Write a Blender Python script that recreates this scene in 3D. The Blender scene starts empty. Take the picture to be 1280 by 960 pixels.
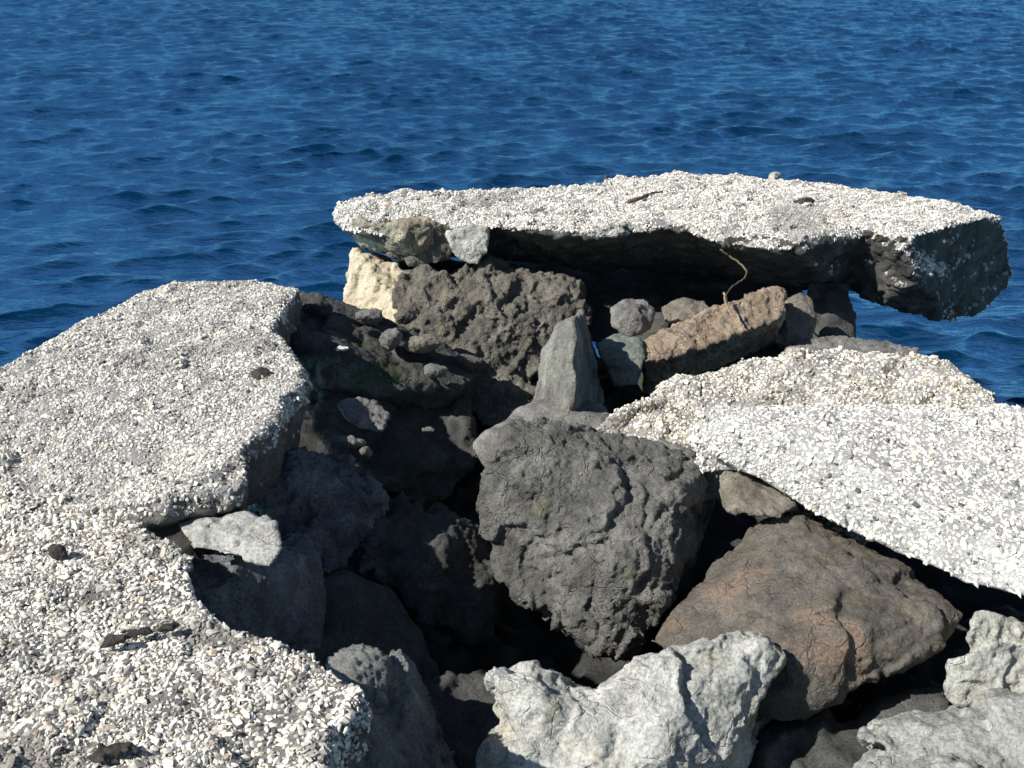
import bpy, bmesh, math, random
import numpy as np
from mathutils import Vector, Matrix

scene = bpy.context.scene
COL = scene.collection
R = math.radians

# ------------------------------------------------------------------ camera, sky, sun, exposure
CAM_H, PITCH, FPX = 3.4, R(24.0), 1372.0            # eye above the water, tilt down, focal length in 1280-wide pixels
cam = bpy.data.cameras.new('camera'); camo = bpy.data.objects.new('camera', cam); COL.objects.link(camo)
camo.location = (0, 0, CAM_H); camo.rotation_euler = (math.pi / 2 - PITCH, 0, 0)
cam.sensor_width = 36.0; cam.lens = 36.0 * FPX / 1280.0; cam.clip_end = 20000; cam.clip_start = 0.05
scene.camera = camo

SUN_EL, SUN_BACK = R(41.0), R(24.0)                  # sun to the left, a little behind the camera
to_sun = Vector((-math.cos(SUN_EL) * math.cos(SUN_BACK), -math.cos(SUN_EL) * math.sin(SUN_BACK), math.sin(SUN_EL)))
sl = bpy.data.lights.new('sun', 'SUN'); sl.energy = 4.6; sl.angle = R(0.53); sl.color = (1.0, 0.96, 0.90)
so = bpy.data.objects.new('sun', sl); COL.objects.link(so); so.rotation_euler = (-to_sun).to_track_quat('-Z', 'Y').to_euler()
so.location = to_sun * 50

w = bpy.data.worlds.new('World'); scene.world = w; w.use_nodes = True
nt = w.node_tree; nt.nodes.clear()
wo = nt.nodes.new('ShaderNodeOutputWorld'); bg = nt.nodes.new('ShaderNodeBackground'); sky = nt.nodes.new('ShaderNodeTexSky')
sky.sky_type = 'NISHITA'; sky.sun_disc = False; sky.sun_elevation = SUN_EL
sky.sun_rotation = math.atan2(to_sun.x, to_sun.y)
sky.air_density = 1.0; sky.dust_density = 0.3; sky.ozone_density = 3.0; sky.altitude = 0
bg.inputs['Strength'].default_value = 0.055
nt.links.new(sky.outputs[0], bg.inputs[0]); nt.links.new(bg.outputs[0], wo.inputs[0])

vs = scene.view_settings
vs.view_transform = 'Standard'; vs.look = 'None'; vs.gamma = 1.0; vs.use_curve_mapping = False; vs.exposure = 0.58
scene.cycles.max_bounces = 6

# ------------------------------------------------------------------ helpers: rays of the photo to points of the place
CP, SP = math.cos(PITCH), math.sin(PITCH)
def ray(px, py):
    a, b = (px - 640) / FPX, (480 - py) / FPX
    return np.array((a, CP + b * SP, -SP + b * CP))
CAM = np.array((0, 0, CAM_H))
def at(px, py, Y):
    d = ray(px, py); return CAM + d * (Y / d[1])
def atz(px, py, z):
    d = ray(px, py); return CAM + d * ((z - CAM_H) / d[2])
def pix(p):
    p = np.asarray(p) - CAM; t = p[1] * CP - p[2] * SP
    return 640 + p[0] / t * FPX, 480 - (p[1] * SP + p[2] * CP) / t * FPX

# ------------------------------------------------------------------ numpy noise
def _h(i, j, k, s):
    n = (i * 374761393 + j * 668265263 + k * 2147483647 + s * 974634777) & 0xFFFFFFFF
    n = ((n ^ (n >> 13)) * 1274126177) & 0xFFFFFFFF
    n = ((n ^ (n >> 16)) * 2246822519) & 0xFFFFFFFF
    return n ^ (n >> 15)
_G = np.array([(1,1,0),(-1,1,0),(1,-1,0),(-1,-1,0),(1,0,1),(-1,0,1),(1,0,-1),(-1,0,-1),(0,1,1),(0,-1,1),(0,1,-1),(0,-1,-1),(1,1,0),(-1,1,0),(0,-1,1),(0,-1,-1)], float)
def perlin(P, s=0):
    I = np.floor(P).astype(np.int64); F = P - I; U = F * F * F * (F * (F * 6 - 15) + 10)
    r = 0
    for dx in (0, 1):
        wx = U[:, 0] if dx else 1 - U[:, 0]
        for dy in (0, 1):
            wy = U[:, 1] if dy else 1 - U[:, 1]
            for dz in (0, 1):
                wz = U[:, 2] if dz else 1 - U[:, 2]
                g = _G[_h(I[:, 0] + dx, I[:, 1] + dy, I[:, 2] + dz, s) & 15]
                r = r + wx * wy * wz * (g[:, 0] * (F[:, 0] - dx) + g[:, 1] * (F[:, 1] - dy) + g[:, 2] * (F[:, 2] - dz))
    return r
def fbm(P, o=4, s=0, lac=2.03, gain=0.5):
    r = 0; a = 1.0
    for i in range(o): r = r + a * perlin(P, s + i * 17); P = P * lac; a *= gain
    return r
def ridge(P, o=3, s=0, gain=0.55):
    r = 0; a = 1.0
    for i in range(o): r = r + a * (1 - 2.2 * np.abs(perlin(P, s + i * 31))); P = P * 2.1; a *= gain
    return r - 0.9
def worley(P, s=0):                                   # distance to the nearest feature point
    I = np.floor(P).astype(np.int64); best = np.full(len(P), 9.0)
    for dx in (-1, 0, 1):
        for dy in (-1, 0, 1):
            for dz in (-1, 0, 1):
                c = I + (dx, dy, dz)
                h = _h(c[:, 0], c[:, 1], c[:, 2], s)
                q = c + np.stack(((h & 1023) / 1023., ((h >> 10) & 1023) / 1023., ((h >> 20) & 1023) / 1023.), 1)
                best = np.minimum(best, ((q - P) ** 2).sum(1))
    return np.sqrt(best)

def chips(P, s=0):                                    # broken faces: every cell is its own tilted plane
    I = np.floor(P).astype(np.int64); best = np.full(len(P), 9.0); out = np.zeros(len(P))
    for dx in (-1, 0, 1):
        for dy in (-1, 0, 1):
            for dz in (-1, 0, 1):
                c = I + (dx, dy, dz)
                h = _h(c[:, 0], c[:, 1], c[:, 2], s); h2 = _h(c[:, 0], c[:, 1], c[:, 2], s + 77)
                q = P - (c + np.stack(((h & 1023) / 1023., ((h >> 10) & 1023) / 1023., ((h >> 20) & 1023) / 1023.), 1))
                g = np.stack(((h2 & 255) / 127.5 - 1, ((h2 >> 8) & 255) / 127.5 - 1, ((h2 >> 16) & 255) / 127.5 - 1), 1)
                v = ((h2 >> 24) & 255) / 255. - .5 + .9 * (q * g).sum(1)
                d = (q ** 2).sum(1); m = d < best
                out = np.where(m, v, out); best = np.minimum(best, d)
    return out

# ------------------------------------------------------------------ object helpers
def tag(o, label=None, cat=None, group=None, kind=None):
    if label: o['label'] = label
    if cat: o['category'] = cat
    if group: o['group'] = group
    if kind: o['kind'] = kind
    return o
def mesh_obj(name, V, F, mats, origin=None, fmat=None, smooth=True):
    V = np.asarray(V, float)
    if origin is None: origin = np.array(((V[:, 0].min() + V[:, 0].max()) / 2, (V[:, 1].min() + V[:, 1].max()) / 2, V[:, 2].min()))
    me = bpy.data.meshes.new(name)
    if isinstance(F, np.ndarray):
        n, k = F.shape
        me.vertices.add(len(V)); me.vertices.foreach_set('co', (V - origin).astype(np.float32).ravel())
        me.loops.add(n * k); me.loops.foreach_set('vertex_index', F.astype(np.int32).ravel())
        me.polygons.add(n); me.polygons.foreach_set('loop_start', np.arange(0, n * k, k, dtype=np.int32))
        me.update(calc_edges=True)
    else:
        me.from_pydata((V - origin).tolist(), [], F)
    me.validate()
    for m in mats: me.materials.append(m)
    if fmat is not None: me.polygons.foreach_set('material_index', np.asarray(fmat, np.int32))
    me.polygons.foreach_set('use_smooth', np.full(len(me.polygons), smooth, bool) if not isinstance(smooth, np.ndarray) else smooth)
    o = bpy.data.objects.new(name, me); o.location = origin; COL.objects.link(o)
    return o

def hull_bm(bm, pts):
    vs_ = [bm.verts.new(p) for p in pts]
    r = bmesh.ops.convex_hull(bm, input=vs_)
    junk = [g for g in r['geom_interior'] if isinstance(g, bmesh.types.BMVert)] + [g for g in r['geom_unused'] if isinstance(g, bmesh.types.BMVert)]
    junk = [v for v in set(junk) if v.is_valid]
    if junk: bmesh.ops.delete(bm, geom=junk, context='VERTS')

def voxelise(bm, voxel, smooth_it, fix=True):
    """union of the closed shells in bm, remeshed; returns verts and quads"""
    if fix: bmesh.ops.recalc_face_normals(bm, faces=bm.faces)
    me = bpy.data.meshes.new('tmp'); bm.to_mesh(me); bm.free()
    o = bpy.data.objects.new('tmp', me); COL.objects.link(o)
    m = o.modifiers.new('r', 'REMESH'); m.mode = 'VOXEL'; m.voxel_size = voxel; m.adaptivity = 0
    if smooth_it:
        s = o.modifiers.new('s', 'SMOOTH'); s.factor = 0.5; s.iterations = smooth_it
    dg = bpy.context.evaluated_depsgraph_get()
    em = bpy.data.meshes.new_from_object(o.evaluated_get(dg))
    n = len(em.vertices); V = np.empty(n * 3, np.float32); em.vertices.foreach_get('co', V); V = V.reshape(-1, 3).astype(float)
    k = len(em.polygons); L = np.empty(len(em.loops), np.int32); em.loops.foreach_get('vertex_index', L)
    F = L.reshape(k, 4) if len(L) == 4 * k else None
    bpy.data.objects.remove(o); bpy.data.meshes.remove(me); bpy.data.meshes.remove(em)
    return V, F
def normals(V, F):
    a, b, c, d = (V[F[:, i]] for i in range(4))
    fn = np.cross(c - a, d - b); N = np.zeros_like(V)
    for i in range(4): np.add.at(N, F[:, i], fn)
    return N / (np.linalg.norm(N, axis=1)[:, None] + 1e-12), fn

# styles of surface relief: list of (kind, amplitude, wavelength)
REL = {
 'lava':   [('fbm', .030, .33), ('chip', .040, .26), ('chip', .014, .085), ('crack', .050, .24), ('crack', .024, .11), ('ridge', .006, .05), ('chip', .008, .036), ('crack', .008, .045), ('fbm', .004, .018)],
 'coarse': [('fbm', .035, .25), ('chip', .036, .20), ('chip', .016, .08), ('crack', .030, .18), ('crack', .014, .08), ('ridge', .008, .045), ('chip', .009, .036), ('fbm', .005, .02)],
 'block':  [('fbm', .025, .40), ('chip', .050, .30), ('chip', .016, .11), ('crack', .022, .28), ('crack', .010, .10), ('chip', .005, .04), ('ridge', .004, .03), ('fbm', .003, .015)],
 'smooth': [('fbm', .040, .40), ('chip', .016, .20), ('fbm', .012, .12), ('ridge', .005, .06), ('fbm', .003, .02)],
 'small':  [('fbm', .018, .12), ('chip', .018, .07), ('ridge', .006, .05), ('chip', .007, .03), ('fbm', .004, .015)],
 'broken': [('fbm', .030, .45), ('chip', .030, .17), ('crack', .022, .20), ('chip', .012, .07), ('fbm', .008, .06), ('ridge', .006, .035)],
 'slab':   [('fbm', .030, .45), ('fbm', .012, .12), ('fbm', .005, .04)],
}
def remesh(V, F, voxel, smooth_it=1):
    bm = bmesh.new(); vv = [bm.verts.new(p) for p in V.tolist()]
    for f in F.tolist(): bm.faces.new([vv[i] for i in f])
    return voxelise(bm, voxel, smooth_it, False)
def carve(V, F, style, seed, k, stretch, voxel):
    V = relief(V, F, style, seed, k, stretch, .06, 9); V, F = remesh(V, F, voxel, 1)
    return relief(V, F, style, seed, k, stretch, 0, .06), F
def relief(V, F, style, seed, k=1.0, stretch=None, lo=0., hi=9.):
    N, _ = normals(V, F)
    P = V + seed * 7.31
    if stretch is not None: P = P * np.array(stretch)
    d = np.zeros(len(V))
    for kind, a, wl in REL[style]:
        if not lo <= wl < hi: continue
        if kind == 'fbm': d += a * fbm(P / wl, 3, seed)
        elif kind == 'ridge': d += a * ridge(P / wl, 2, seed + 5)
        elif kind == 'chip':
            W = P + .22 * wl * np.stack((perlin(P / (wl * .5), seed + 41), perlin(P / (wl * .5), seed + 42), perlin(P / (wl * .5), seed + 43)), 1)
            d += a * chips(W / wl * (1.15, 1.0, .8), seed + 44)
        elif kind == 'crack':
            W = P + .35 * wl * np.stack((perlin(P / (wl * .6), seed + 21), perlin(P / (wl * .6), seed + 22), perlin(P / (wl * .6), seed + 23)), 1)
            W = W @ np.array(((.88, .3, .36), (-.42, .86, .29), (-.22, -.41, .88))) * (1.35, 1.0, .72)
            q = perlin(W / wl, seed + 24); gate = np.clip(.5 + 2.2 * perlin(P / (wl * 2.2), seed + 25), 0, 1)
            d -= a * gate * np.exp(-(q / .055) ** 2)
            d += .45 * a * np.clip(q * 6, -1, 1) * gate          # one side of a crack stands proud of the other
        else:
            q = worley(P / wl, seed + 9); d -= a * np.clip(1 - q / 0.55, 0, 1) ** 0.7
    return V + N * (d * k)[:, None]

def back_of(front, depth, shrink=0.8):
    """hidden far side: the visible points pushed on along their own lines of sight, drawn in a little"""
    P = np.array(front); D = P - CAM; D /= np.linalg.norm(D, axis=1)[:, None]
    Q = P + D * depth; c = Q.mean(0)
    return c + (Q - c) * shrink

def rock(name, label, cat, hulls, mat, style='block', voxel=.014, seed=1, depth=.45, shrink=.78, smooth=3, group=None, k=1.0, stretch=None, rounding=0):
    bm = bmesh.new()
    for h in hulls:
        f = [at(*p) for p in h]
        hull_bm(bm, [tuple(p) for p in f] + [tuple(p) for p in back_of(f, depth, shrink)])
    if rounding:
        V, F = voxelise(bm, .028, rounding); V, F = remesh(V, F, voxel, 2)
    else: V, F = voxelise(bm, voxel, smooth)
    V, F = carve(V, F, style, seed, k, stretch, voxel)
    o = mesh_obj(name, V, F, [mat])
    return tag(o, label, cat, group)

# ------------------------------------------------------------------ materials
def new_mat(name):
    m = bpy.data.materials.new(name); m.use_nodes = True
    nt = m.node_tree; b = nt.nodes['Principled BSDF']
    return m, nt, b
def ramp(nt, fac, stops):
    r = nt.nodes.new('ShaderNodeValToRGB'); e = r.color_ramp.elements
    while len(e) < len(stops): e.new(0.5)
    for el, (p, c) in zip(e, stops): el.position = p; el.color = (*c, 1)
    nt.links.new(fac, r.inputs[0]); return r.outputs[0]
def noise(nt, vec, scale, detail=6, rough=.6, dist=0):
    n = nt.nodes.new('ShaderNodeTexNoise'); n.inputs['Scale'].default_value = scale; n.inputs['Detail'].default_value = detail
    n.inputs['Roughness'].default_value = rough; n.inputs['Distortion'].default_value = dist
    nt.links.new(vec, n.inputs['Vector']); return n.outputs[0]
def mix(nt, fac, a, b, mode='MIX'):
    m = nt.nodes.new('ShaderNodeMix'); m.data_type = 'RGBA'; m.blend_type = mode
    for s, v in ((0, fac), (6, a), (7, b)):
        if hasattr(v, 'links'): nt.links.new(v, m.inputs[s])
        elif s == 0: m.inputs[0].default_value = v
        else: m.inputs[s].default_value = (*v, 1)
    return m.outputs[2]

def rock_mat(name, dark, mid, light, patch=None, patch_lo=.52, patch_scale=3., grain=60., bump=.5, var=7., patch2=None, streak=None, fract=.5, pores=0):
    m, nt, b = new_mat(name)
    tc = nt.nodes.new('ShaderNodeTexCoord').outputs['Object']
    if streak:
        mp = nt.nodes.new('ShaderNodeMapping'); nt.links.new(tc, mp.inputs[0]); mp.inputs['Scale'].default_value = streak[0]; mp.inputs['Rotation'].default_value = streak[1]
        v = mp.outputs[0]
    else: v = tc
    n1 = noise(nt, v, var, 7, .68, .3)
    col = ramp(nt, n1, [(.30, dark), (.50, mid), (.70, light)])
    if patch:
        p = noise(nt, tc, patch_scale, 5, .6, .4)
        col = mix(nt, ramp(nt, p, [(patch_lo, (0, 0, 0)), (patch_lo + .10, (1, 1, 1))]), col, patch)
    if patch2:
        mp2 = nt.nodes.new('ShaderNodeMapping'); nt.links.new(tc, mp2.inputs[0]); mp2.inputs['Location'].default_value = (3.7, 1.3, 9.1)
        p = noise(nt, mp2.outputs[0], patch_scale * 1.6, 5, .65, .2)
        col = mix(nt, ramp(nt, p, [(.56, (0, 0, 0)), (.68, (.85, .85, .85))]), col, patch2)
    # mineral grain
    g = noise(nt, tc, grain * 2.2, 3, .7)
    col = mix(nt, .75, col, ramp(nt, g, [(.32, (.42, .42, .42)), (.5, (1, 1, 1)), (.68, (1.35, 1.35, 1.35))]), 'MULTIPLY')
    nt.links.new(col, b.inputs['Base Color'])
    b.inputs['Roughness'].default_value = .92; b.inputs['Specular IOR Level'].default_value = .25
    f = noise(nt, v, grain, 6, .72)
    wv = nt.nodes.new('ShaderNodeTexNoise'); wv.inputs['Scale'].default_value = 9; wv.inputs['Detail'].default_value = 4; nt.links.new(tc, wv.inputs['Vector'])
    ad = nt.nodes.new('ShaderNodeVectorMath'); ad.operation = 'MULTIPLY_ADD'; ad.inputs[1].default_value = (.16, .16, .16)
    nt.links.new(wv.outputs['Color'], ad.inputs[0]); nt.links.new(tc, ad.inputs[2])
    def mth(op, a, b_):
        n = nt.nodes.new('ShaderNodeMath'); n.operation = op
        for q, x in enumerate((a, b_)):
            if hasattr(x, 'links'): nt.links.new(x, n.inputs[q])
            else: n.inputs[q].default_value = x
        return n.outputs[0]
    h = f
    for sc_, wd, am in ((9., .045, fract),):
        vo = nt.nodes.new('ShaderNodeTexVoronoi'); vo.feature = 'DISTANCE_TO_EDGE'; vo.inputs['Scale'].default_value = sc_; nt.links.new(ad.outputs[0], vo.inputs['Vector'])
        gate = ramp(nt, noise(nt, tc, sc_ * .45, 2, .5), [(.46, (0, 0, 0)), (.56, (1, 1, 1))])
        ln = mth('MULTIPLY', mth('SUBTRACT', 1., mth('MINIMUM', mth('DIVIDE', vo.outputs['Distance'], wd), 1.)), gate)
        h = mth('SUBTRACT', h, mth('MULTIPLY', ln, am))
    if pores:
        vp = nt.nodes.new('ShaderNodeTexVoronoi'); vp.inputs['Scale'].default_value = 48; nt.links.new(ad.outputs[0], vp.inputs['Vector'])
        pz = mth('MULTIPLY', mth('SUBTRACT', 1., mth('MINIMUM', mth('DIVIDE', vp.outputs['Distance'], .42), 1.)), ramp(nt, noise(nt, tc, 14, 3, .6), [(.48, (0, 0, 0)), (.60, (1, 1, 1))]))
        h = mth('SUBTRACT', h, mth('MULTIPLY', pz, pores))
    bp = nt.nodes.new('ShaderNodeBump'); bp.inputs['Strength'].default_value = min(1, bump * 1.25); bp.inputs['Distance'].default_value = .016
    nt.links.new(h, bp.inputs['Height'])
    nt.links.new(bp.outputs[0], b.inputs['Normal'])
    return m

M = {}
M['lava']    = rock_mat('lava_rock', (.06, .058, .054), (.125, .12, .11), (.21, .205, .185), bump=.8, grain=70)
M['lavagreen'] = rock_mat('lava_rock_lichen', (.062, .061, .056), (.148, .145, .132), (.26, .252, .23), patch=(.165, .165, .12), patch_lo=.58, bump=.8, grain=70, pores=.8)
M['support'] = rock_mat('pitted_rock', (.075, .07, .06), (.15, .14, .118), (.25, .235, .195), patch=(.23, .215, .155), patch_lo=.57, bump=.9, grain=60, pores=.7)
M['edge'] = rock_mat('broken_concrete', (.14, .12, .085), (.31, .275, .20), (.47, .43, .33), patch=(.50, .44, .31), patch_lo=.55, bump=.9, grain=60)
M['cream']   = rock_mat('cream_limestone', (.33, .28, .19), (.50, .44, .32), (.62, .57, .44), bump=.5)
M['brown']   = rock_mat('rusty_rock', (.055, .050, .043), (.115, .105, .09), (.175, .16, .135), patch=(.20, .15, .115), patch_lo=.52, patch_scale=3.8, patch2=(.14, .115, .075), bump=.6, grain=55)
M['white']   = rock_mat('pale_marble', (.20, .20, .18), (.40, .40, .37), (.60, .60, .56), patch=(.27, .265, .21), patch_lo=.53, patch2=(.50, .46, .38), fract=.4, bump=.6, grain=45)
M['palegreen'] = rock_mat('pale_green_rock', (.15, .155, .14), (.29, .295, .268), (.46, .465, .425), patch=(.42, .40, .34), patch_lo=.58, bump=.6, grain=45)
M['knob']    = rock_mat('grey_white_rock', (.26, .26, .23), (.43, .43, .38), (.57, .57, .51), bump=.7, grain=50)
M['prism']   = rock_mat('grey_green_stone', (.115, .113, .098), (.235, .232, .205), (.40, .395, .35), bump=.6, grain=50, streak=((9, 9, 2.2), (0, 0, 0)), var=1.4)
M['bluegrey'] = rock_mat('blue_grey_stone', (.08, .085, .09), (.16, .17, .18), (.30, .31, .32), bump=.7, grain=50)
M['bluegrey2'] = rock_mat('streaky_grey_stone', (.13, .135, .13), (.26, .27, .26), (.42, .43, .41), bump=.7, grain=50, streak=((7, 7, 2), (0, R(25), 0)), var=1.5)
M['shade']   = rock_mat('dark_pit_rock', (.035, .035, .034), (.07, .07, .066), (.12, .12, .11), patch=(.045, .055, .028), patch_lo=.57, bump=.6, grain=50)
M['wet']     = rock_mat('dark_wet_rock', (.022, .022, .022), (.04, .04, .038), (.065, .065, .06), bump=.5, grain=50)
M['log']     = rock_mat('tan_conglomerate', (.16, .12, .085), (.30, .235, .17), (.42, .34, .26), bump=.9, grain=45)
M['tan']     = rock_mat('tan_stone', (.10, .088, .07), (.20, .178, .145), (.33, .30, .25), bump=.7, grain=50)
M['green']   = rock_mat('green_grey_stone', (.08, .095, .08), (.17, .19, .165), (.28, .30, .265), bump=.6, grain=50)
M['grey']    = rock_mat('mid_grey_stone', (.10, .098, .09), (.20, .195, .18), (.32, .31, .285), bump=.7, grain=50)
M['whitechip'] = rock_mat('white_chip', (.55, .55, .53), (.68, .68, .65), (.78, .78, .75), bump=.3)
M['darkchip'] = rock_mat('dark_chip', (.03, .028, .026), (.055, .05, .045), (.09, .085, .075), bump=.5)

def mortar_mat(name, dark, mid, light):
    return rock_mat(name, dark, mid, light, bump=.9, grain=80, var=9)
M['mortar'] = mortar_mat('weathered_mortar', (.16, .15, .135), (.29, .275, .25), (.42, .405, .37))
M['side_tone'] = mortar_mat('shaded_concrete', (.045, .045, .042), (.10, .098, .092), (.20, .195, .18))  # far slab's sides and underside: their shade is put into the colour
M['mortarshade'] = mortar_mat('shaded_side_mortar', (.09, .085, .075), (.17, .16, .145), (.28, .265, .24))  # side faces of left and near slabs, darkened to paint in shade
M['mortarlight'] = mortar_mat('grey_mortar', (.20, .195, .185), (.38, .37, .355), (.52, .51, .49))
M['mortarwhite'] = mortar_mat('pale_mortar', (.36, .355, .345), (.52, .515, .50), (.64, .635, .62))

def stone_mat(name):
    m, nt, b = new_mat(name)
    a = nt.nodes.new('ShaderNodeAttribute'); a.attribute_name = 'stone_colour'
    tc = nt.nodes.new('ShaderNodeTexCoord').outputs['Object']
    g = noise(nt, tc, 160, 4, .7)
    col = mix(nt, .6, a.outputs['Color'], ramp(nt, g, [(.3, (.6, .6, .6)), (.5, (1, 1, 1)), (.7, (1.2, 1.2, 1.2))]), 'MULTIPLY')
    nt.links.new(col, b.inputs['Base Color']); b.inputs['Roughness'].default_value = .85; b.inputs['Specular IOR Level'].default_value = .3
    return m
M['stones'] = stone_mat('exposed_aggregate')

# ------------------------------------------------------------------ water
def build_water():
    m, nt, b = new_mat('sea_water')
    tc = nt.nodes.new('ShaderNodeTexCoord').outputs['Object']
    mp = nt.nodes.new('ShaderNodeMapping'); nt.links.new(tc, mp.inputs[0]); mp.inputs['Scale'].default_value = (.5, 1.7, 1); mp.inputs['Rotation'].default_value = (0, 0, R(-8))
    n1 = noise(nt, mp.outputs[0], 4.5, 4, .55, .9)
    n2 = noise(nt, mp.outputs[0], 15., 3, .5, .4)
    h = nt.nodes.new('ShaderNodeMath'); h.operation = 'MULTIPLY_ADD'; h.inputs[1].default_value = .35
    nt.links.new(n2, h.inputs[0]); nt.links.new(n1, h.inputs[2])
    bp = nt.nodes.new('ShaderNodeBump'); bp.inputs['Strength'].default_value = .55; bp.inputs['Distance'].default_value = .055
    nt.links.new(h.outputs[0], bp.inputs['Height'])
    nt.nodes.remove(b)
    body = nt.nodes.new('ShaderNodeBsdfDiffuse'); body.inputs[0].default_value = (.001, .022, .058, 1)
    gl = nt.nodes.new('ShaderNodeBsdfGlossy'); gl.inputs['Color'].default_value = (.32, .71, .95, 1); gl.inputs['Roughness'].default_value = .10
    fr = nt.nodes.new('ShaderNodeFresnel'); fr.inputs['IOR'].default_value = 1.36
    ms = nt.nodes.new('ShaderNodeMixShader')
    for q in (body, gl, fr): nt.links.new(bp.outputs[0], q.inputs['Normal'])
    nt.links.new(fr.outputs[0], ms.inputs[0]); nt.links.new(body.outputs[0], ms.inputs[1]); nt.links.new(gl.outputs[0], ms.inputs[2])
    nt.links.new(ms.outputs[0], nt.nodes['Material Output'].inputs['Surface'])
    rows = [1.2]
    while rows[-1] < 70: rows.append(rows[-1] * 1.0030)
    while rows[-1] < 9000: rows.append(rows[-1] * 1.12)
    rows = np.array(rows)
    ang = np.concatenate((np.linspace(-180, -40, 60)[:-1], np.linspace(-40, 40, 900), np.linspace(40, 180, 60)[1:]))
    a = np.radians(ang)
    r, t = np.meshgrid(rows, a, indexing='ij')
    X, Y = r * np.sin(t), r * np.cos(t)
    rng = np.random.default_rng(4); Z = np.zeros_like(X); DX = np.zeros_like(X); DY = np.zeros_like(X)
    wind = R(-82)                                      # waves roll in towards the shore, crests across the view
    for i in range(90):
        lam = .12 * (8.0 ** rng.random()); th = wind + rng.normal(0, .30) + (.5 if i % 7 == 0 else 0)
        k = 2 * math.pi / lam; amp = .0095 * lam * (1.15 if .3 < lam < .8 else .9)
        kx, ky = math.cos(th) * k, math.sin(th) * k; ph = rng.random() * 6.283
        q = kx * X + ky * Y + ph
        fade = np.clip(lam / (r * .009), 0, 1)         # waves finer than the mesh rows fade out
        Z += amp * fade * np.cos(q); DX -= amp * fade * math.cos(th) * np.sin(q); DY -= amp * fade * math.sin(th) * np.sin(q)
    patch = .75 + .5 * (fbm(np.stack((X.ravel() / 3.5, Y.ravel() / 5, 0 * X.ravel()), 1), 2, 3).reshape(X.shape))
    V = np.stack((X + DX * patch, Y + DY * patch, Z * patch), -1)
    nr, nc = X.shape
    V[:, -1] = V[:, 0]
    idx = np.arange(nr * nc).reshape(nr, nc)
    F = np.stack((idx[:-1, :-1], idx[:-1, 1:], idx[1:, 1:], idx[1:, :-1]), -1).reshape(-1, 4)[:, ::-1]
    o = mesh_obj('water', V.reshape(-1, 3), np.ascontiguousarray(F), [m], origin=np.zeros(3))
    tag(o, 'choppy deep blue sea stretching away behind the rocks', 'sea', kind='structure')
build_water()

# ------------------------------------------------------------------ rock bed of the shore
def build_ground():
    xs = np.linspace(-6, 6, 340); ys = np.linspace(-4, 8.2, 340)
    X, Y = np.meshgrid(xs, ys, indexing='ij')
    P = np.stack((X.ravel(), Y.ravel(), 0 * X.ravel()), 1)
    base = .42 + .25 * np.exp(-((Y - 2.4) / 1.2) ** 2)
    edge = np.clip((np.abs(X + .0) - 2.4) / 1.2, 0, 1) + np.clip((Y - 6.6 - .55 * np.clip(1.6 - np.abs(X - .1), 0, 1)) / .8, 0, 1)
    Z = base - 1.6 * np.clip(edge, 0, 1.2) + (.16 * fbm(P / .7, 3, 2) + .10 * ridge(P / .3, 3, 7)).reshape(X.shape)
    n = len(xs); idx = np.arange(n * n).reshape(n, n)
    F = np.ascontiguousarray(np.stack((idx[:-1, :-1], idx[1:, :-1], idx[1:, 1:], idx[:-1, 1:]), -1).reshape(-1, 4))
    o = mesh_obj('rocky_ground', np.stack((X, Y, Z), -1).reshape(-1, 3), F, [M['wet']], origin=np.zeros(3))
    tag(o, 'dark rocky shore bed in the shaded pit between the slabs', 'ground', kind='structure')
build_ground()

# ------------------------------------------------------------------ concrete slabs with exposed stones
ICO_V, ICO_F = None, None
def ico():
    global ICO_V, ICO_F
    bm = bmesh.new(); bmesh.ops.create_icosphere(bm, subdivisions=1, radius=1)
    ICO_V = np.array([v.co[:] for v in bm.verts]); ICO_F = np.array([[v.index for v in f.verts] for f in bm.faces]); bm.free()
ico()
def scatter(V, F, spacing, rng, keep):
    N, fn = normals(V, F); area = np.linalg.norm(fn, axis=1) / 2
    cen = V[F].mean(1); nrm = fn / (2 * area[:, None] + 1e-12)
    ok = keep(cen, nrm); wgt = area * ok
    n = int(wgt.sum() / spacing ** 2 * 6)
    f = rng.choice(len(F), n, p=wgt / wgt.sum())
    u, v = rng.random((2, n))
    q = V[F[f]]; P = (q[:, 0] * ((1 - u) * (1 - v))[:, None] + q[:, 1] * (u * (1 - v))[:, None] + q[:, 2] * (u * v)[:, None] + q[:, 3] * ((1 - u) * v)[:, None])
    NN = N[F[f]].mean(1); NN /= np.linalg.norm(NN, axis=1)[:, None] + 1e-12
    grid = {}; out = []; s2 = spacing * spacing
    C = np.floor(P / spacing).astype(int).tolist(); PL = P.tolist()
    for i in range(n):
        a, b, c = C[i]; x, y, z = PL[i]; good = True
        for da in (-1, 0, 1):
            for db in (-1, 0, 1):
                for dc in (-1, 0, 1):
                    for (X, Y, Z) in grid.get((a + da, b + db, c + dc), ()):
                        if (X - x) ** 2 + (Y - y) ** 2 + (Z - z) ** 2 < s2: good = False; break
                    if not good: break
                if not good: break
            if not good: break
        if good: grid.setdefault((a, b, c), []).append((x, y, z)); out.append(i)
    return P[out], NN[out]
PAL = np.array([(.72,.70,.64),(.66,.65,.61),(.60,.57,.50),(.52,.50,.46),(.70,.66,.56),(.40,.38,.35),(.55,.43,.35),(.24,.23,.22),(.11,.11,.11)])
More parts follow.
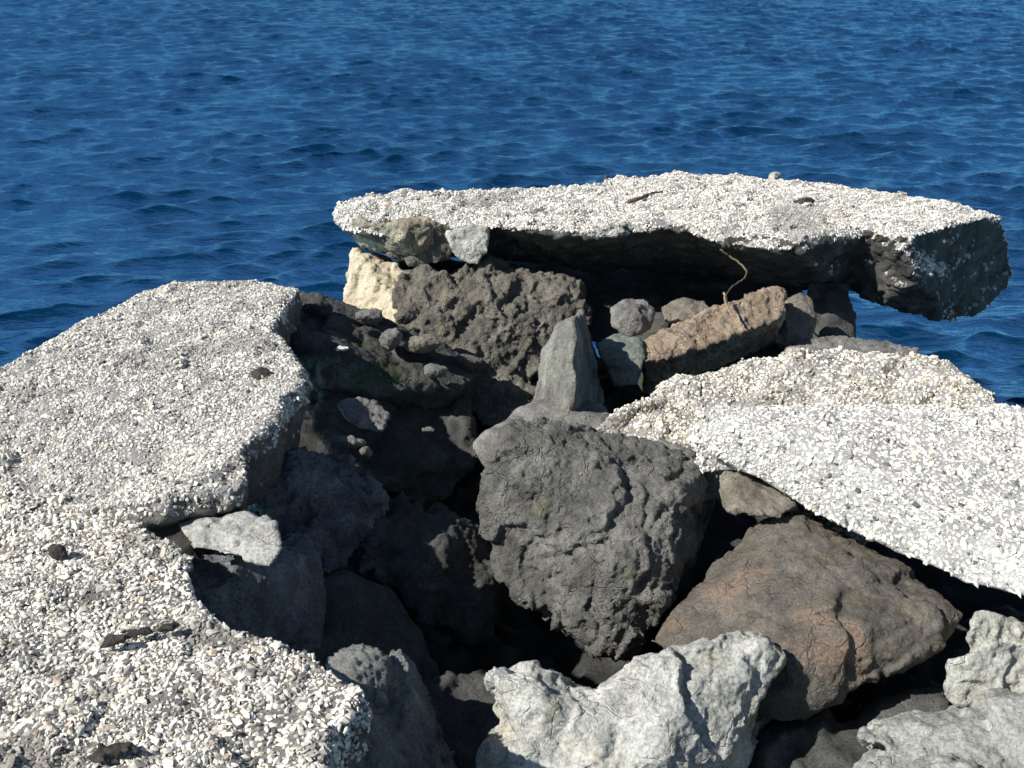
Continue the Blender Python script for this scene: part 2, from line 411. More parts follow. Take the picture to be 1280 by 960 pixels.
def stones_mesh(P, N, size, rng, tone, lift, weights, elong=1.5):
    n = len(P)
    if n == 0: return np.zeros((0, 3)), np.zeros((0, 3), int), np.zeros((0, 3))
    base = ICO_V[None] * (1 + .28 * rng.standard_normal((n, len(ICO_V), 1)).clip(-1.6, 1.6))
    s = size * rng.lognormal(0, .26, n)
    sc = np.stack((s * rng.uniform(1, elong, n), s * rng.uniform(.7, 1, n), s * rng.uniform(.55, .85, n)), 1) * .5
    base = base * sc[:, None]
    t = rng.standard_normal((n, 3)); t -= (t * N).sum(1)[:, None] * N; t /= np.linalg.norm(t, axis=1)[:, None]
    nn = N + .35 * rng.standard_normal((n, 3)); nn /= np.linalg.norm(nn, axis=1)[:, None]
    t -= (t * nn).sum(1)[:, None] * nn; t /= np.linalg.norm(t, axis=1)[:, None]
    bt = np.cross(nn, t)
    Rm = np.stack((t, bt, nn), 2)
    W = np.einsum('nij,nvj->nvi', Rm, base) + (P + N * (size * lift))[:, None]
    FF = (ICO_F[None] + (np.arange(n) * len(ICO_V))[:, None, None]).reshape(-1, 3)
    ci = rng.choice(len(PAL), n, p=np.array(weights) / sum(weights))
    c = PAL[ci] * (1 + .10 * rng.standard_normal((n, 1))) * np.asarray(tone)
    return W.reshape(-1, 3), FF, np.repeat(c.clip(.03, .85), len(ICO_V), 0)

def slab(name, label, cat, rings, caps_dome, mortar, spacing, size, tone, seed, hole=-.55, rel='slab', side_tone=None, voxel=.016, keep_z=-.15, k=1.0, lift=.12, weights=(3,4,3,3,2,2,.6,.8,.5), stain=None, smooth=4, elong=1.5, hulls=(), group=None):
    """rings: list of rings (top to bottom), each a list of world points, same count"""
    bm = bmesh.new()
    rv = [[bm.verts.new(tuple(p)) for p in r] for r in rings]
    n = len(rings[0])
    for a, b in zip(rv[:-1], rv[1:]):
        for i in range(n): bm.faces.new((a[i], a[(i + 1) % n], b[(i + 1) % n], b[i]))
    for r in (rv[0], rv[-1]):
        f = bm.faces.new(r); bmesh.ops.triangulate(bm, faces=[f])
    for h in hulls: hull_bm(bm, [tuple(p) for p in h])
    V, F = voxelise(bm, voxel, smooth)
    V = relief(V, F, rel, seed, k)
    if caps_dome: V = caps_dome(V)
    rng = np.random.default_rng(seed)
    P, N = scatter(V, F, spacing, rng, lambda c, nr: nr[:, 2] > keep_z)
    # a few stones have fallen out, leaving hollows
    drop = fbm(P / .16, 2, seed + 3) + .25 * rng.standard_normal(len(P))
    sel = drop > hole; P, N = P[sel], N[sel]
    SV, SF, SC = stones_mesh(P, N, size, rng, tone, lift, weights, elong)
    if stain is not None and len(SV):
        SC = SC * stain(SV)[:, None]
    # fine chips between them
    P2, N2 = scatter(V, F, spacing * .62, rng, lambda c, nr: nr[:, 2] > keep_z)
    sel = (fbm(P2 / .22, 2, seed + 8) + .3 * rng.standard_normal(len(P2))) > -.1; P2, N2 = P2[sel], N2[sel]
    SV2, SF2, SC2 = stones_mesh(P2, N2, size * .5, rng, tone, lift * .4, weights, elong)
    if stain is not None and len(SV2): SC2 = SC2 * stain(SV2)[:, None]
    quads = np.concatenate((F[:, [0, 1, 2]], F[:, [0, 2, 3]]))
    allV = np.concatenate((V, SV, SV2)); allF = np.concatenate((quads, SF + len(V), SF2 + len(V) + len(SV)))
    fm = np.zeros(len(allF), int); fm[len(quads):] = 1
    sm = np.ones(len(allF), bool); sm[len(quads):] = False
    if side_tone:                                           # side and underside colour: shade painted in, plain tan on the cream slab
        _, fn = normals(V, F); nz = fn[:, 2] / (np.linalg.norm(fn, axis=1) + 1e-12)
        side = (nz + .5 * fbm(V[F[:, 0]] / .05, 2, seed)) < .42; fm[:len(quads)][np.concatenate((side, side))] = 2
    o = mesh_obj(name, allV, allF, [mortar, M['stones']] + ([side_tone] if side_tone else []), fmat=fm, smooth=sm)
    ca = o.data.color_attributes.new('stone_colour', 'FLOAT_COLOR', 'POINT')
    cc = np.ones((len(allV), 4), np.float32); cc[:len(V), :3] = .3; cc[len(V):, :3] = np.concatenate((SC, SC2)); ca.data.foreach_set('color', cc.ravel())
    return tag(o, label, cat, group)

def stain_fn(seed, lo=.45, wl=.3, thr=.25):
    def f(P):
        q = fbm(P / wl, 4, seed); return 1 - (1 - lo) * np.clip((q - thr) / .22, 0, 1)
    return f

def shrunk(ring, dz, inset):
    c = np.mean(ring, 0); out = []
    for p in ring:
        d = c - p; d[2] = 0; L = np.linalg.norm(d) + 1e-9
        q = p + d / L * inset; q = q.copy(); q[2] = p[2] + dz; out.append(q)
    return out

# far slab bridging the back of the pile -------------------------------------------------
def far_slab():
    front = [ # top edge, lip, underside
     ((434,246,6.60),(412,268,6.50),(450,308,6.38)),
     ((470,258,6.34),(468,298,6.15),(492,315,6.32)),
     ((530,266,6.24),(535,296,6.10),(545,316,6.38)),
     ((605,270,6.18),(607,284,6.10),(618,325,6.60)),
     ((690,276,6.08),(690,292,6.00),(690,332,6.60)),
     ((755,282,5.98),(758,298,5.94),(750,340,6.70)),
     ((830,272,6.10),(838,286,6.04),(830,340,6.80)),
     ((920,288,5.90),(905,306,5.84),(900,345,6.70)),
     ((1000,300,5.76),(1000,317,5.74),(990,360,6.45)),
     ((1070,282,5.98),(1082,296,5.96),(1062,366,6.35)),
     ((1122,300,5.76),(1145,345,5.74),(1100,386,6.05)),
     ((1190,280,6.0),(1200,340,6.12),(1190,406,6.2)),
     ((1252,268,6.26),(1268,345,6.5),(1238,384,6.4)),
    ]
    back = [(1140,246),(1050,232),(960,221),(890,218),(790,222),(710,233),(600,239),(500,240)]
    T = [at(*a) for a, b, c in front]; L = [at(*b) for a, b, c in front]; B = [at(*c) for a, b, c in front]
    for px, py in back:
        t = atz(px, py, 1.70); T.append(t); L.append(t + (0, .04, -.14)); B.append(t + (0, -.15, -.36))
    mid = [ (l * .62 + b * .38) for l, b in zip(L, B)]
    return slab('concrete_slab', 'long pale pebbly concrete slab bridging the dark boulders by the sea', 'concrete slab', [T, L, B], None, M['mortarlight'], .0148, .0155, (1.06,1.06,1.04), 11, rel='broken', k=.65, side_tone=M['side_tone'], hulls=[[at(*q) for q in ((413,262,6.35),(420,252,6.42),(445,248,6.5),(500,256,6.36),(545,268,6.26),(556,280,6.12),(520,294,6.06),(470,296,6.1),(430,290,6.2),(416,278,6.28),(450,262,6.9),(540,262,6.8),(450,290,6.8),(540,300,6.8))]], voxel=.016, keep_z=.5, lift=-.08, stain=stain_fn(5, .55, .5, .3), weights=(4,4,3,2,3,1.4,.5,.5,.3))
fs = far_slab()
def part_of(parent, o):
    o.parent = parent; o.matrix_parent_inverse = Matrix.Translation(-Vector(parent.location)); return o
part_of(fs, rock('broken_edge', None, None, [[(424,284,6.3),(446,276,6.2),(470,278,6.10),(505,280,6.06),(545,276,6.08),(566,288,6.12),(556,306,6.12),(520,316,6.14),(480,318,6.2),(452,312,6.3),(500,300,6.03)]], M['edge'], 'coarse', .010, 83, depth=.3, smooth=2, k=.6))

# upper left slab -------------------------------------------------------------------------
def left_slab():
    top = [(-260,640),(-190,560),(-80,497),(0,457),(60,424),(130,385),(190,358),(260,348),(330,350),(372,360),(352,392),(338,408),(362,432),(376,458),(372,480),(352,492),(348,518),(322,540),(303,560),(312,590),(305,604),(250,612),(200,620),(155,628),(40,640),(-120,660)]
    zz = [1.53, 1.58] + [1.63] * 21 + [1.595, 1.50, 1.47]
    T = [atz(x, y, z) for (x, y), z in zip(top, zz)]
    c = np.mean(T, 0)
    L = []; B = []
    for i, p in enumerate(T):
        d = p - c; d[2] = 0; d /= np.linalg.norm(d)
        if 9 <= i <= 17: L.append(p + d * .025 + (0.01, 0, -.08)); B.append(p - d * .03 + (0, 0, -.30))
        elif 18 <= i <= 23: L.append(p + (0.005, -.03, -.075)); B.append(p - d * .06 + (0, 0, -.16))
        else: L.append(p + d * .02 + (0, 0, -.12)); B.append(p - d * .08 + (0, 0, -.33))
    slab('concrete_slab', 'large grey speckled concrete slab on the left, overhanging the pit', 'concrete slab', [T, L, B], None, M['mortarlight'], .0128, .0138, (1.02,1.02,1.0), 21, hole=-.6, rel='broken', k=.45, side_tone=M['mortarshade'], voxel=.016, keep_z=.3, lift=-.05, stain=stain_fn(8, .68, .22, .16), smooth=3)
left_slab()

def near_slab():
    top = [(-420,640),(-120,612),(40,618),(150,634),(215,668),(238,700),(234,735),(258,772),(305,788),(352,800),(402,824),(440,850),(452,876),(425,897),(408,925),(402,950),(430,985),(470,1060),(480,1250),(-300,1300),(-900,1000)]
    T = [atz(x, y, 1.53) for x, y in top]; c = np.mean(T, 0); L = []; B = []
    for i, p in enumerate(T):
        d = p - c; d[2] = 0; d /= np.linalg.norm(d)
        L.append(p + d * .015 + (0, 0, -.09)); B.append(p - d * .06 + (0, 0, -.30))
    slab('concrete_slab', 'coarse cream pebbly concrete slab filling the bottom left foreground', 'concrete slab', [T, L, B], None, M['mortar'], .0132, .0158, (1.08,1.07,1.04), 31, rel='broken', side_tone=M['mortarshade'], voxel=.013, keep_z=0., stain=stain_fn(3, .5, .26, .20), k=.6, weights=(5,5,3,3,3,1.6,.4,.6,.5), lift=.0, elong=1.7)
near_slab()

def right_back_slab():
    top = [(742,542),(765,520),(795,499),(840,476),(885,458),(950,444),(1060,439),(1150,444),(1182,454),(1212,476),(1262,508),(1330,560),(1300,640),(1050,600),(960,575),(900,560),(850,552),(800,552)]
    zz = [1.33,1.37,1.41,1.45,1.47,1.5,1.5,1.5,1.5,1.5,1.5,1.45,1.38,1.38,1.36,1.34,1.32,1.31]
    T = [atz(x, y, z) for (x, y), z in zip(top, zz)]; c = np.mean(T, 0); L = []; B = []
    for i, p in enumerate(T):
        d = p - c; d[2] = 0; d /= np.linalg.norm(d)
        L.append(p + d * .03 + (0, 0, -.07)); B.append(p - d * .03 + (0, 0, -.26))
    slab('concrete_slab', 'cream weathered concrete slab behind the white slab, edged by the water', 'concrete slab', [T, L, B], None, M['mortarlight'], .0165, .0175, (1.02,1.0,.93), 41, lift=-.1, rel='broken', k=.8, side_tone=M['tan'], voxel=.016, keep_z=-.3, stain=stain_fn(13, .55, .3, .2), weights=(5,4,3,2,4,1,.8,.4,.3))
right_back_slab()

def right_front_slab():
    back = [(866,512),(940,507),(1060,505),(1200,505),(1420,507),(1700,640),(1700,900)]
    front = [((1420,745),(1420,810)),((1280,690),(1276,742)),((1200,655),(1200,728)),((1130,615),(1140,700)),((1060,580),(1070,668)),((1000,556),(1010,640)),((940,535),(950,598)),((890,522),(890,572)),]
    T = []; L = []; B = []
    for px, py in back:
        p = atz(px, py, 1.62); T.append(p); L.append(p + (0, .02, -.1)); B.append(p + (-.0, -.08, -.24))
    for a, b in front:
        p = atz(*a, 1.60); q = at(*b, 0.0 + p[1] - .06)
        T.append(p); L.append(q); B.append(q + (.14, .16, -.10))
    slab('concrete_slab', 'bright white pebbly concrete slab tilted down at the right edge', 'concrete slab', [T, L, B], None, M['mortarwhite'], .0165, .0175, (1.06,1.06,1.035), 51, hole=-.95, voxel=.014, keep_z=-.35, stain=None, weights=(7,6,3,1.4,2,.9,.25,.7,1.1), k=.5, lift=-.12)
right_front_slab()

# ------------------------------------------------------------------ boulders and blocks
rock('boulder', 'big round dark grey lava boulder in the middle, cracked and pitted', 'boulder',
  [[(612,548,3.75),(626,524,3.85),(660,516,3.92),(700,524,3.95),(740,536,3.95),(760,552,3.9),(850,562,3.82),(890,590,3.95),(900,625,3.95),(880,680,3.85),
    (845,735,3.42),(800,798,3.30),(760,818,3.24),(722,812,3.26),(682,784,3.34),(636,748,3.46),(606,700,3.58),(601,630,3.70),
    (850,600,3.58),(848,660,3.42),(838,730,3.30),(770,700,3.30),(690,640,3.52),(740,590,3.64),(715,760,3.30)]],
  M['lavagreen'], 'lava', .0075, 3, depth=.45, k=.72, rounding=9)

rock('boulder', 'long rusty brown boulder under the lower edge of the white slab', 'boulder',
  [[(806,802,3.08),(862,758,3.28),(905,695,3.44),(935,655,3.54),(980,641,3.54),(1040,658,3.44),(1120,700,3.26),(1190,738,3.06),(1222,764,2.96),(1192,806,2.88),(1120,842,2.80),(1060,866,2.78),(985,895,2.76),(930,884,2.84),(870,846,2.95),(1000,730,3.06),(985,830,2.78),(1095,780,2.86)],
   [(905,700,3.40),(990,672,3.36),(1060,700,3.22),(1050,742,3.04),(960,752,3.08),(915,738,3.16)]],
  M['brown'], 'block', .008, 5, depth=.35, k=.6, rounding=4)

rock('boulder', 'angular cream white boulder at the bottom centre, its right end in shade', 'boulder',
  [[(614,850,2.68),(640,832,2.72),(672,822,2.74),(700,838,2.74),(745,846,2.74),(770,900,2.6),(740,985,2.45),(650,930,2.52),(622,895,2.6),(690,880,2.56)],
   [(735,850,2.72),(780,828,2.74),(808,810,2.76),(850,812,2.76),(925,801,2.76),(966,800,2.75),(984,818,2.74),(960,880,2.63),(900,908,2.54),(882,960,2.46),(850,1040,2.36),(690,1040,2.36),(720,900,2.56),(830,900,2.5)],
   [(935,803,2.84),(962,798,2.90),(984,812,3.05),(984,862,3.05),(968,915,3.0),(950,970,2.95),(930,1040,2.9),(885,990,2.5)],
   [(606,945,2.55),(625,920,2.62),(655,918,2.6),(690,945,2.5),(740,960,2.45),(690,1040,2.36),(612,1040,2.4)]],
  M['white'], 'block', .007, 7, depth=.26, smooth=2, k=.8)

rock('boulder', 'pale green grey boulder in the bottom right corner', 'boulder',
  [[(1040,985,2.25),(1080,945,2.34),(1130,915,2.40),(1200,896,2.44),(1300,880,2.46),(1420,900,2.4),(1420,1060,2.1),(1000,1060,2.1),(1200,960,2.24)],
   [(1070,922,2.42),(1120,898,2.48),(1200,884,2.52),(1300,874,2.54),(1300,905,2.46),(1200,905,2.44),(1130,916,2.41),(1090,930,2.39)]],
  M['palegreen'], 'block', .0075, 9, depth=.3, smooth=2, k=.8)

rock('boulder', 'knobbly grey white rock at the right edge below the white slab', 'boulder',
  [[(1190,832,2.66),(1188,860,2.64),(1196,880,2.62),(1320,890,2.6),(1330,800,2.7),(1240,800,2.66)],
   [(1208,800,2.72),(1218,765,2.8),(1232,762,2.8),(1300,790,2.8),(1330,860,2.68),(1215,840,2.68)]],
  M['knob'], 'coarse', .007, 13, depth=.3, smooth=2, k=.55)

rock('boulder', 'craggy olive and cream boulder propping up the left end of the long slab', 'boulder',
  [[(500,340,6.1),(560,332,6.1),(650,336,6.1),(720,345,6.1),(735,368,6.0),(730,420,5.8),(690,470,5.6),(600,478,5.55),(540,455,5.6),(500,410,5.7),(490,370,5.9),(620,390,5.75),(560,400,5.7),(680,400,5.75),(640,475,5.5)],
   [(560,470,5.55),(640,470,5.5),(700,480,5.5),(700,540,5.1),(600,530,5.15),(560,490,5.4)]],
  M['support'], 'lava', .010, 15, depth=.6, smooth=2, k=1.0)
rock('boulder', 'cream limestone rock beneath the left tip of the long slab', 'boulder',
  [[(442,312,6.35),(480,325,6.3),(520,348,6.15),(535,400,5.85),(500,412,5.8),(460,385,6.0),(431,382,6.15),(434,345,6.25),(490,370,5.95)]],
  M['cream'], 'coarse', .010, 17, depth=.5, smooth=2, k=.7)

rock('standing_stone', 'upright grey green pillar shaped stone standing in the middle of the pile', 'standing stone',
  [[(692,412,4.76),(704,402,4.78),(717,398,4.72),(725,389,4.86),(730,396,4.98),(752,460,5.05),(757,505,5.05),(745,522,4.85),(712,524,4.54),(664,518,4.72),(678,440,4.78),(718,446,4.58),(716,500,4.52)]],
  M['prism'], 'broken', .007, 19, depth=.24, smooth=2, k=.6, stretch=(1.6, 1.6, .6))

rock('rock', 'flat grey rock at the foot of the upright pillar stone', 'rock',
  [[(586,558,4.25),(614,548,4.4),(650,512,4.62),(690,488,4.72),(760,505,4.7),(775,540,4.4),(700,590,4.15),(620,600,4.1)]],
  M['grey'], 'smooth', .013, 23, depth=.4, smooth=3, k=.6)

rock('rock', 'tan oblong block slanting up under the long slab', 'rock',
  [[(798,432,5.05),(850,402,5.2),(905,382,5.35),(965,358,5.5),(980,362,5.5),(984,388,5.34),(968,428,5.55),(900,458,5.34),(830,488,5.16),(806,490,5.12),(806,452,4.88),(850,446,4.95),(900,428,5.06),(975,398,5.26)]],
  M['log'], 'small', .008, 25, depth=.34, smooth=2, k=.8)
rock('rock', 'green grey block at the low left end of the tan oblong block', 'rock',
  [[(744,428,5.0),(770,420,5.08),(800,424,5.05),(806,446,4.9),(798,484,4.84),(765,488,4.86),(756,460,4.92)]],
  M['green'], 'block', .010, 27, depth=.28, smooth=2, k=.5)
rock('rock', 'small rounded grey stone above the tan oblong block', 'rock',
  [[(762,385,5.5),(780,374,5.55),(808,376,5.55),(820,392,5.5),(812,412,5.4),(785,422,5.35),(763,408,5.4),(790,396,5.36)]],
  M['grey'], 'small', .010, 29, depth=.2, smooth=3, k=.6)
rock('rock', 'small tan stone wedged behind the tan oblong block in the slab shadow', 'rock',
  [[(826,385,5.6),(850,375,5.65),(882,376,5.65),(890,388,5.55),(860,402,5.5),(830,402,5.5)]],
  M['tan'], 'small', .010, 31, depth=.2, smooth=2, k=.6)
rock('rock', 'pale tan stone beside the dark post rock under the long slab', 'rock',
  [[(984,374,5.7),(1000,368,5.72),(1016,372,5.7),(1018,400,5.6),(1010,430,5.5),(985,442,5.45),(968,430,5.45),(980,400,5.55)]],
  M['tan'], 'block', .010, 33, depth=.2, smooth=2, k=.55)
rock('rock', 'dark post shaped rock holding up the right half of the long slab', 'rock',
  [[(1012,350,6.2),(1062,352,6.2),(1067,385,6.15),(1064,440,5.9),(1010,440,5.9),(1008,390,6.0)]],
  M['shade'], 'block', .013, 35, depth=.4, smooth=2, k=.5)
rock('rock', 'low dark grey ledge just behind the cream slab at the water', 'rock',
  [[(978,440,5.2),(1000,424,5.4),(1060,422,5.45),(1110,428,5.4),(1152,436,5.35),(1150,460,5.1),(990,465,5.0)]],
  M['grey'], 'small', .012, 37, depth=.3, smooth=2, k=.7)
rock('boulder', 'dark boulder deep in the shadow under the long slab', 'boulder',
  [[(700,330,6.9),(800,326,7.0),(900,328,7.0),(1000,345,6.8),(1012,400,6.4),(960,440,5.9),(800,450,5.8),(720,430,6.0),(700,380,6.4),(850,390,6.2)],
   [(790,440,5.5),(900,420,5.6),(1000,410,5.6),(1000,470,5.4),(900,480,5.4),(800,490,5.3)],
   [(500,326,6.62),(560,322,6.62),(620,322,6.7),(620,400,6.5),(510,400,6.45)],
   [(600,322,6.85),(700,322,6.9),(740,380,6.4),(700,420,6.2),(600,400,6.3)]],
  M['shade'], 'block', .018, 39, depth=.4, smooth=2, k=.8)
rock('rock', 'pale grey chunk hanging below the front lip of the long slab', 'rock',
  [[(556,288,6.10),(590,280,6.10),(616,284,6.10),(608,316,6.02),(598,334,6.0),(574,326,6.02),(562,304,6.05)]],
  M['knob'], 'small', .009, 41, depth=.14, smooth=2, k=.6)
rock('rock', 'dark notched chunk tucked under the left lip of the long slab', 'rock',
  [[(480,318,6.2),(520,300,6.15),(545,278,6.1),(572,290,6.1),(565,322,6.1),(520,334,6.12)]],
  M['support'], 'small', .010, 43, depth=.2, smooth=2, k=.8)

# left: white stone, block below it, pointed stone
rock('rock', 'white topped stone jutting out between the two left slabs', 'rock',
  [[(px, py, atz(px, py, z)[1]) for px, py, z in ((216,652,1.53),(250,640,1.54),(312,630,1.57),(344,648,1.57),(356,684,1.54),(338,714,1.5),(292,702,1.5),(240,686,1.5),(290,664,1.58))]],
  M['white'], 'block', .008, 45, depth=.16, smooth=2, k=.5)
rock('rock', 'blue grey block in shade directly below the white topped stone', 'rock',
  [[(238,700,3.08),(292,712,3.02),(340,712,3.10),(380,668,3.5),(402,690,3.45),(408,740,3.32),(400,812,3.12),(320,800,3.0),(250,775,2.86),(236,735,2.95)]],
  M['bluegrey'], 'block', .008, 47, depth=.3, smooth=2, k=.7)
rock('rock', 'pointed grey stone with a blue shaded flank beside the foreground slab', 'rock',
  [[(412,822,2.78),(448,810,2.8),(484,820,2.82),(504,842,2.86),(522,880,2.95),(548,915,2.95),(588,970,2.85),(630,1060,2.7),(430,1060,2.1),(425,930,2.42),(430,870,2.58)]],
  M['bluegrey2'], 'block', .0075, 49, depth=.35, smooth=2, k=.9, stretch=(1.5, 1.5, .7))

# in the pit
rock('rock', 'shaded speckled boulder under the right rim of the left slab', 'boulder',
  [[(300,580,3.75),(380,560,3.95),(440,575,4.0),(485,620,3.95),(475,670,3.8),(430,710,3.65),(380,712,3.6),(330,660,3.6),(400,620,3.75)]],
  M['bluegrey'], 'coarse', .009, 51, depth=.4, smooth=2, k=.9)
rock('rock', 'smooth black boulder low in the pit next to the blue grey block', 'boulder',
  [[(380,740,3.4),(430,712,3.5),(490,738,3.5),(530,790,3.4),(555,860,3.25),(560,960,3.05),(430,900,3.1),(385,830,3.2),(460,790,3.28)]],
  M['shade'], 'smooth', .013, 53, depth=.4, smooth=4, k=.7)
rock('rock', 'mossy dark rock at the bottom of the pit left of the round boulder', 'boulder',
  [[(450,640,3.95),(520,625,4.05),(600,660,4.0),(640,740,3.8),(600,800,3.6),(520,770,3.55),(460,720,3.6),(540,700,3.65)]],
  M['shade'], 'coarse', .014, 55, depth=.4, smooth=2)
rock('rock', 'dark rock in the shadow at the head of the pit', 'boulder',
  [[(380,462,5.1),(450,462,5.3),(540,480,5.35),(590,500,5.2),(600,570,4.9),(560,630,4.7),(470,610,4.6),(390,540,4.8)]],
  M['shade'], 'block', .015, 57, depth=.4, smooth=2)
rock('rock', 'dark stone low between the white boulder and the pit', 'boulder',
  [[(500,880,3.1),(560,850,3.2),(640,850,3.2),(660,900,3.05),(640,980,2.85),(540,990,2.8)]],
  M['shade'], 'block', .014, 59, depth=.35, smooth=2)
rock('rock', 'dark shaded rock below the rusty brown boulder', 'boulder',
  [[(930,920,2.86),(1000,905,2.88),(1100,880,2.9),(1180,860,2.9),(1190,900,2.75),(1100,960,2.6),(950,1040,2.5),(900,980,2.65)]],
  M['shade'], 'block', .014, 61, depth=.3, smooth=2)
rock('rock', 'lit grey stone poking out of the shadow under the left slab', 'rock',
  [[(420,505,4.25),(438,497,4.32),(470,500,4.32),(490,520,4.25),(478,540,4.12),(450,534,4.12),(430,522,4.15)]],
  M['grey'], 'small', .008, 63, depth=.16, smooth=2, k=.6)
rock('rock', 'tan brown wedge under the left corner of the white slab', 'rock',
  [[(895,585,3.75),(905,572,3.8),(950,595,3.7),(1000,635,3.5),(975,648,3.42),(905,640,3.5),(900,620,3.6)]],
  M['tan'], 'small', .010, 65, depth=.3, smooth=2, k=.8)
rock('rock', 'grey rock ledge between the round boulder and the white slab', 'rock',
  [[(735,548,4.1),(800,556,4.0),(870,556,3.95),(900,580,3.85),(910,620,3.7),(860,640,3.8),(760,580,4.0)]],
  M['grey'], 'small', .012, 67, depth=.3, smooth=2, k=.8)

# rubble ledge and its loose stones
rock('rock', 'dark rubble ledge running from the left slab to the olive boulder', 'rock',
  [[(368,368,5.5),(420,378,5.55),(470,400,5.5),(540,428,5.4),(600,470,5.2),(575,490,5.0),(500,462,5.0),(430,440,4.95),(370,430,4.9),(345,400,5.05),(372,490,5.0),(470,500,5.08),(560,520,5.1)]],
  M['shade'], 'block', .011, 69, depth=.8, smooth=2, k=.8)
rng = random.Random(12)
stones = [ # px, py, half width, half height in px, distance, material, label
 (352,408,17,8,4.93,'grey','dark flat stone at the far rim of the left slab'),
 (396,384,20,13,5.25,'shade','dark stone on the rubble ledge next to the water gap'),
 (462,396,20,11,5.30,'grey','greyish stone in the rubble row'),
 (488,424,16,15,5.08,'grey','triangular grey stone midway along the rubble'),
 (528,430,26,13,5.10,'tan','largest tan stone of the rubble row'),
 (428,436,9,4,4.9,'whitechip','tiny pale chip nearest the slab in the rubble shadow'),
 (506,396,18,10,5.4,'support','olive stone resting against the cream limestone rock'),
 (546,464,17,8,4.92,'grey','grey stone below the large tan one, just in the light'),
 (586,452,20,10,5.25,'support','olive stone at the right end of the rubble row'),
 (536,538,11,5,4.3,'grey','small lit chip alone in the middle of the shadowed pit'),
 (436,552,24,6,3.98,'grey','thin lit sliver of stone under the left slab'),
 (456,566,10,9,3.92,'tan','small tan stone below the thin lit sliver'),
 (800,568,16,8,3.98,'grey','small flat stone behind the top of the round boulder'),
]
for i, (px, py, hw, hh, Y, mt, lab) in enumerate(stones):
    pts = []
    for kk in range(9):
        a = kk * 0.698 + rng.uniform(-.25, .25); q = rng.uniform(.8, 1.08)
        pts.append((px + hw * q * math.cos(a), py - hh * q * math.sin(a), Y - .0006 * hw * math.sin(a) * -1 + rng.uniform(-.02, .02)))
    pts.append((px - hw * .2, py - hh * .1, Y - .05)); pts.append((px + hw * .3, py + hh * .2, Y - .04))
    rock('loose_stone', lab, 'stone', [pts], M[mt], 'small', .006, 71 + i, depth=max(.06, hw * .006), smooth=1, k=.4, group='loose stones in the rubble and pit')

# small stones lying on the slabs, and a dark piece for a hollow
for px, py, hw, hh, z, mt, lab, nm in [
 (326, 467, 18, 8, 1.64, 'darkchip', 'flat dark stone lying on the left slab near its edge', 'flat_stone'),
 (968, 219, 9, 4, 1.715, 'knob', 'white pebble on the far edge of the long slab', 'pebble'),
 (1006, 251, 13, 4, 1.73, 'darkchip', 'dark flat pebble on top of the long slab', 'pebble'),
 (332, 404, 15, 4, 1.63, 'whitechip', 'white sliver of stone on the rim of the left slab', 'stone_sliver'),
 (758, 222, 4, 3, 1.72, 'darkchip', 'tiny black pebble on the far edge of the long slab', 'pebble'),
 (178, 789, 48, 9, 1.57, 'darkchip', 'dark weathered flake on the foreground slab', 'stone_flake'),
 (72, 684, 14, 6, 1.58, 'darkchip', 'small dark piece standing for a hollow in the foreground slab at far left', 'flat_stone'),  # dark piece added in place of a hollow in the slab
 (140, 936, 26, 8, 1.57, 'darkchip', 'dark flake near the bottom of the foreground slab', 'stone_flake')]:
    c = atz(px, py, z); Y0 = c[1]; pts = []
    for kk in range(8):
        a = kk * .785 + rng.uniform(-.2, .2); q = rng.uniform(.75, 1.1)
        d = atz(px + hw * q * math.cos(a), py - hh * q * math.sin(a), z - .012); pts.append(d)
    bm = bmesh.new()
    if nm == 'stone_flake':
        for q in range(9):
            u = rng.uniform(-.9, .9); e = atz(px + hw * u, py - hh * (.8 * u + rng.uniform(-.5, .5)), z); r0 = rng.uniform(.014, .026)
            hull_bm(bm, [tuple(e + np.array((rng.uniform(-1.5, 1.5) * r0, rng.uniform(-1, 1) * r0, rng.uniform(-.024, .006)))) for _ in range(9)])
    else: hull_bm(bm, [tuple(p) for p in pts] + [tuple(p + (0, 0, -.03)) for p in pts] + [tuple(c + (0.005, 0, .014))])
    V, F = voxelise(bm, .004, 2); V = relief(V, F, 'small', 7 + int(px), .25)
    tag(mesh_obj(nm, V, F, [M[mt]]), lab, 'stone')

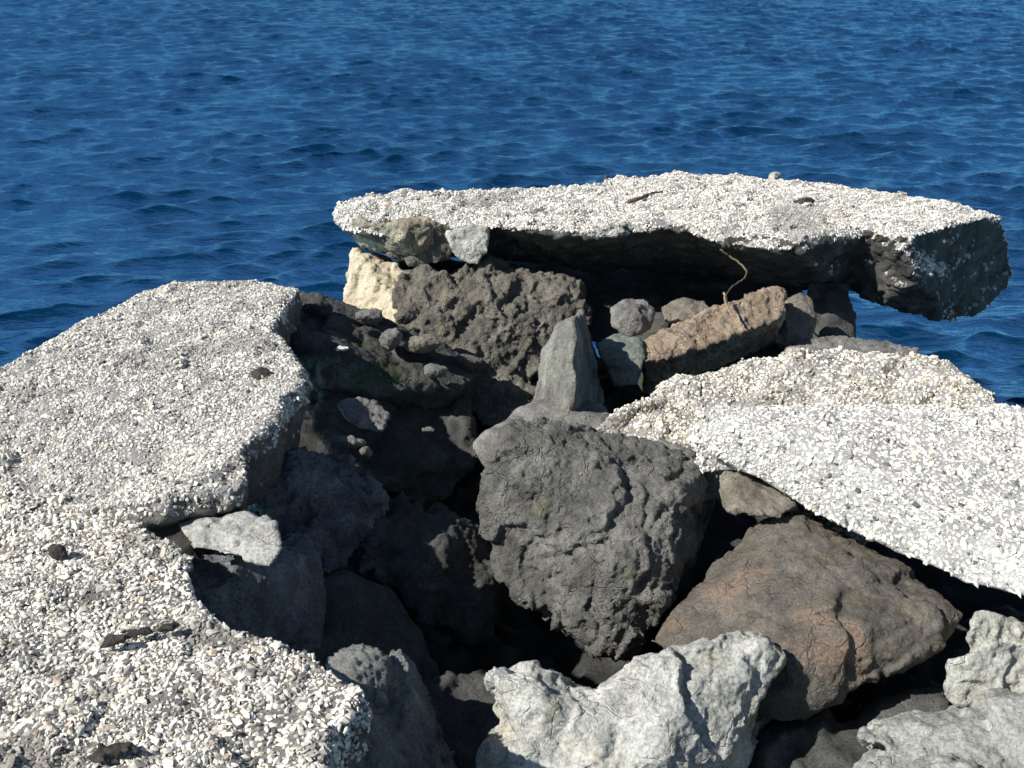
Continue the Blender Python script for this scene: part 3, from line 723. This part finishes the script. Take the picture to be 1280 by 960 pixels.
# dry stalk and twig -------------------------------------------------------------------------
def tube(pts, rad, sides=7):
    pts = [Vector(p) for p in pts]; V = []; F = []
    for i, p in enumerate(pts):
        d = (pts[min(i + 1, len(pts) - 1)] - pts[max(i - 1, 0)]).normalized(); a = d.orthogonal().normalized(); b = d.cross(a)
        for s in range(sides):
            t = 2 * math.pi * s / sides; V.append(p + (a * math.cos(t) + b * math.sin(t)) * rad[i])
    for i in range(len(pts) - 1):
        for s in range(sides): F.append((i * sides + s, i * sides + (s + 1) % sides, (i + 1) * sides + (s + 1) % sides, (i + 1) * sides + s))
    F.append(tuple(range(sides))[::-1]); F.append(tuple((len(pts) - 1) * sides + s for s in range(sides)))
    return [tuple(v) for v in V], F
def smooth_path(keys, n=6):
    out = []
    for i in range(len(keys) - 1):
        p0, p1, p2, p3 = keys[max(i - 1, 0)], keys[i], keys[i + 1], keys[min(i + 2, len(keys) - 1)]
        for k in range(n):
            t = k / n; out.append(.5 * ((2 * p1) + (-p0 + p2) * t + (2 * p0 - 5 * p1 + 4 * p2 - p3) * t * t + (-p0 + 3 * p1 - 3 * p2 + p3) * t ** 3))
    return out + [keys[-1]]
wood = rock_mat('dry_wood', (.06, .045, .03), (.13, .095, .065), (.22, .17, .12), bump=.4)
pale = rock_mat('pale_dry_root', (.18, .13, .08), (.30, .23, .15), (.42, .34, .24), bump=.3)
def twig(label, keys, r0, r1, m, name='twig'):
    rw = random.Random(len(label)); pts = [p + np.array([rw.uniform(-1, 1) for _ in range(3)]) * .0028 for p in smooth_path([at(*k) for k in keys])]; n = len(pts)
    rad = [r0 + (r1 - r0) * i / (n - 1) for i in range(n)]
    V, F = tube(pts, rad); tag(mesh_obj(name, V, F, [m]), label, 'twig')
twig('thin dry root dangling from the lip of the long slab onto the tan block', [(900,312,5.86),(915,322,5.82),(932,336,5.6),(930,348,5.5),(916,358,5.4),(908,370,5.3),(912,392,5.12)], .0065, .003, wood, 'dry_root')
twig('pale bent root tip lying on the tan oblong block', [(905,366,5.34),(907,376,5.24),(912,390,5.13),(917,396,5.1)], .006, .004, pale, 'dry_root')
twig('dark twig lying on top of the long slab', [(786,252,6.46),(800,248,6.50),(812,243,6.60),(828,240,6.66)], .014, .009, wood)
print('verts', sum(len(o.data.vertices) for o in bpy.data.objects if o.type == 'MESH'))
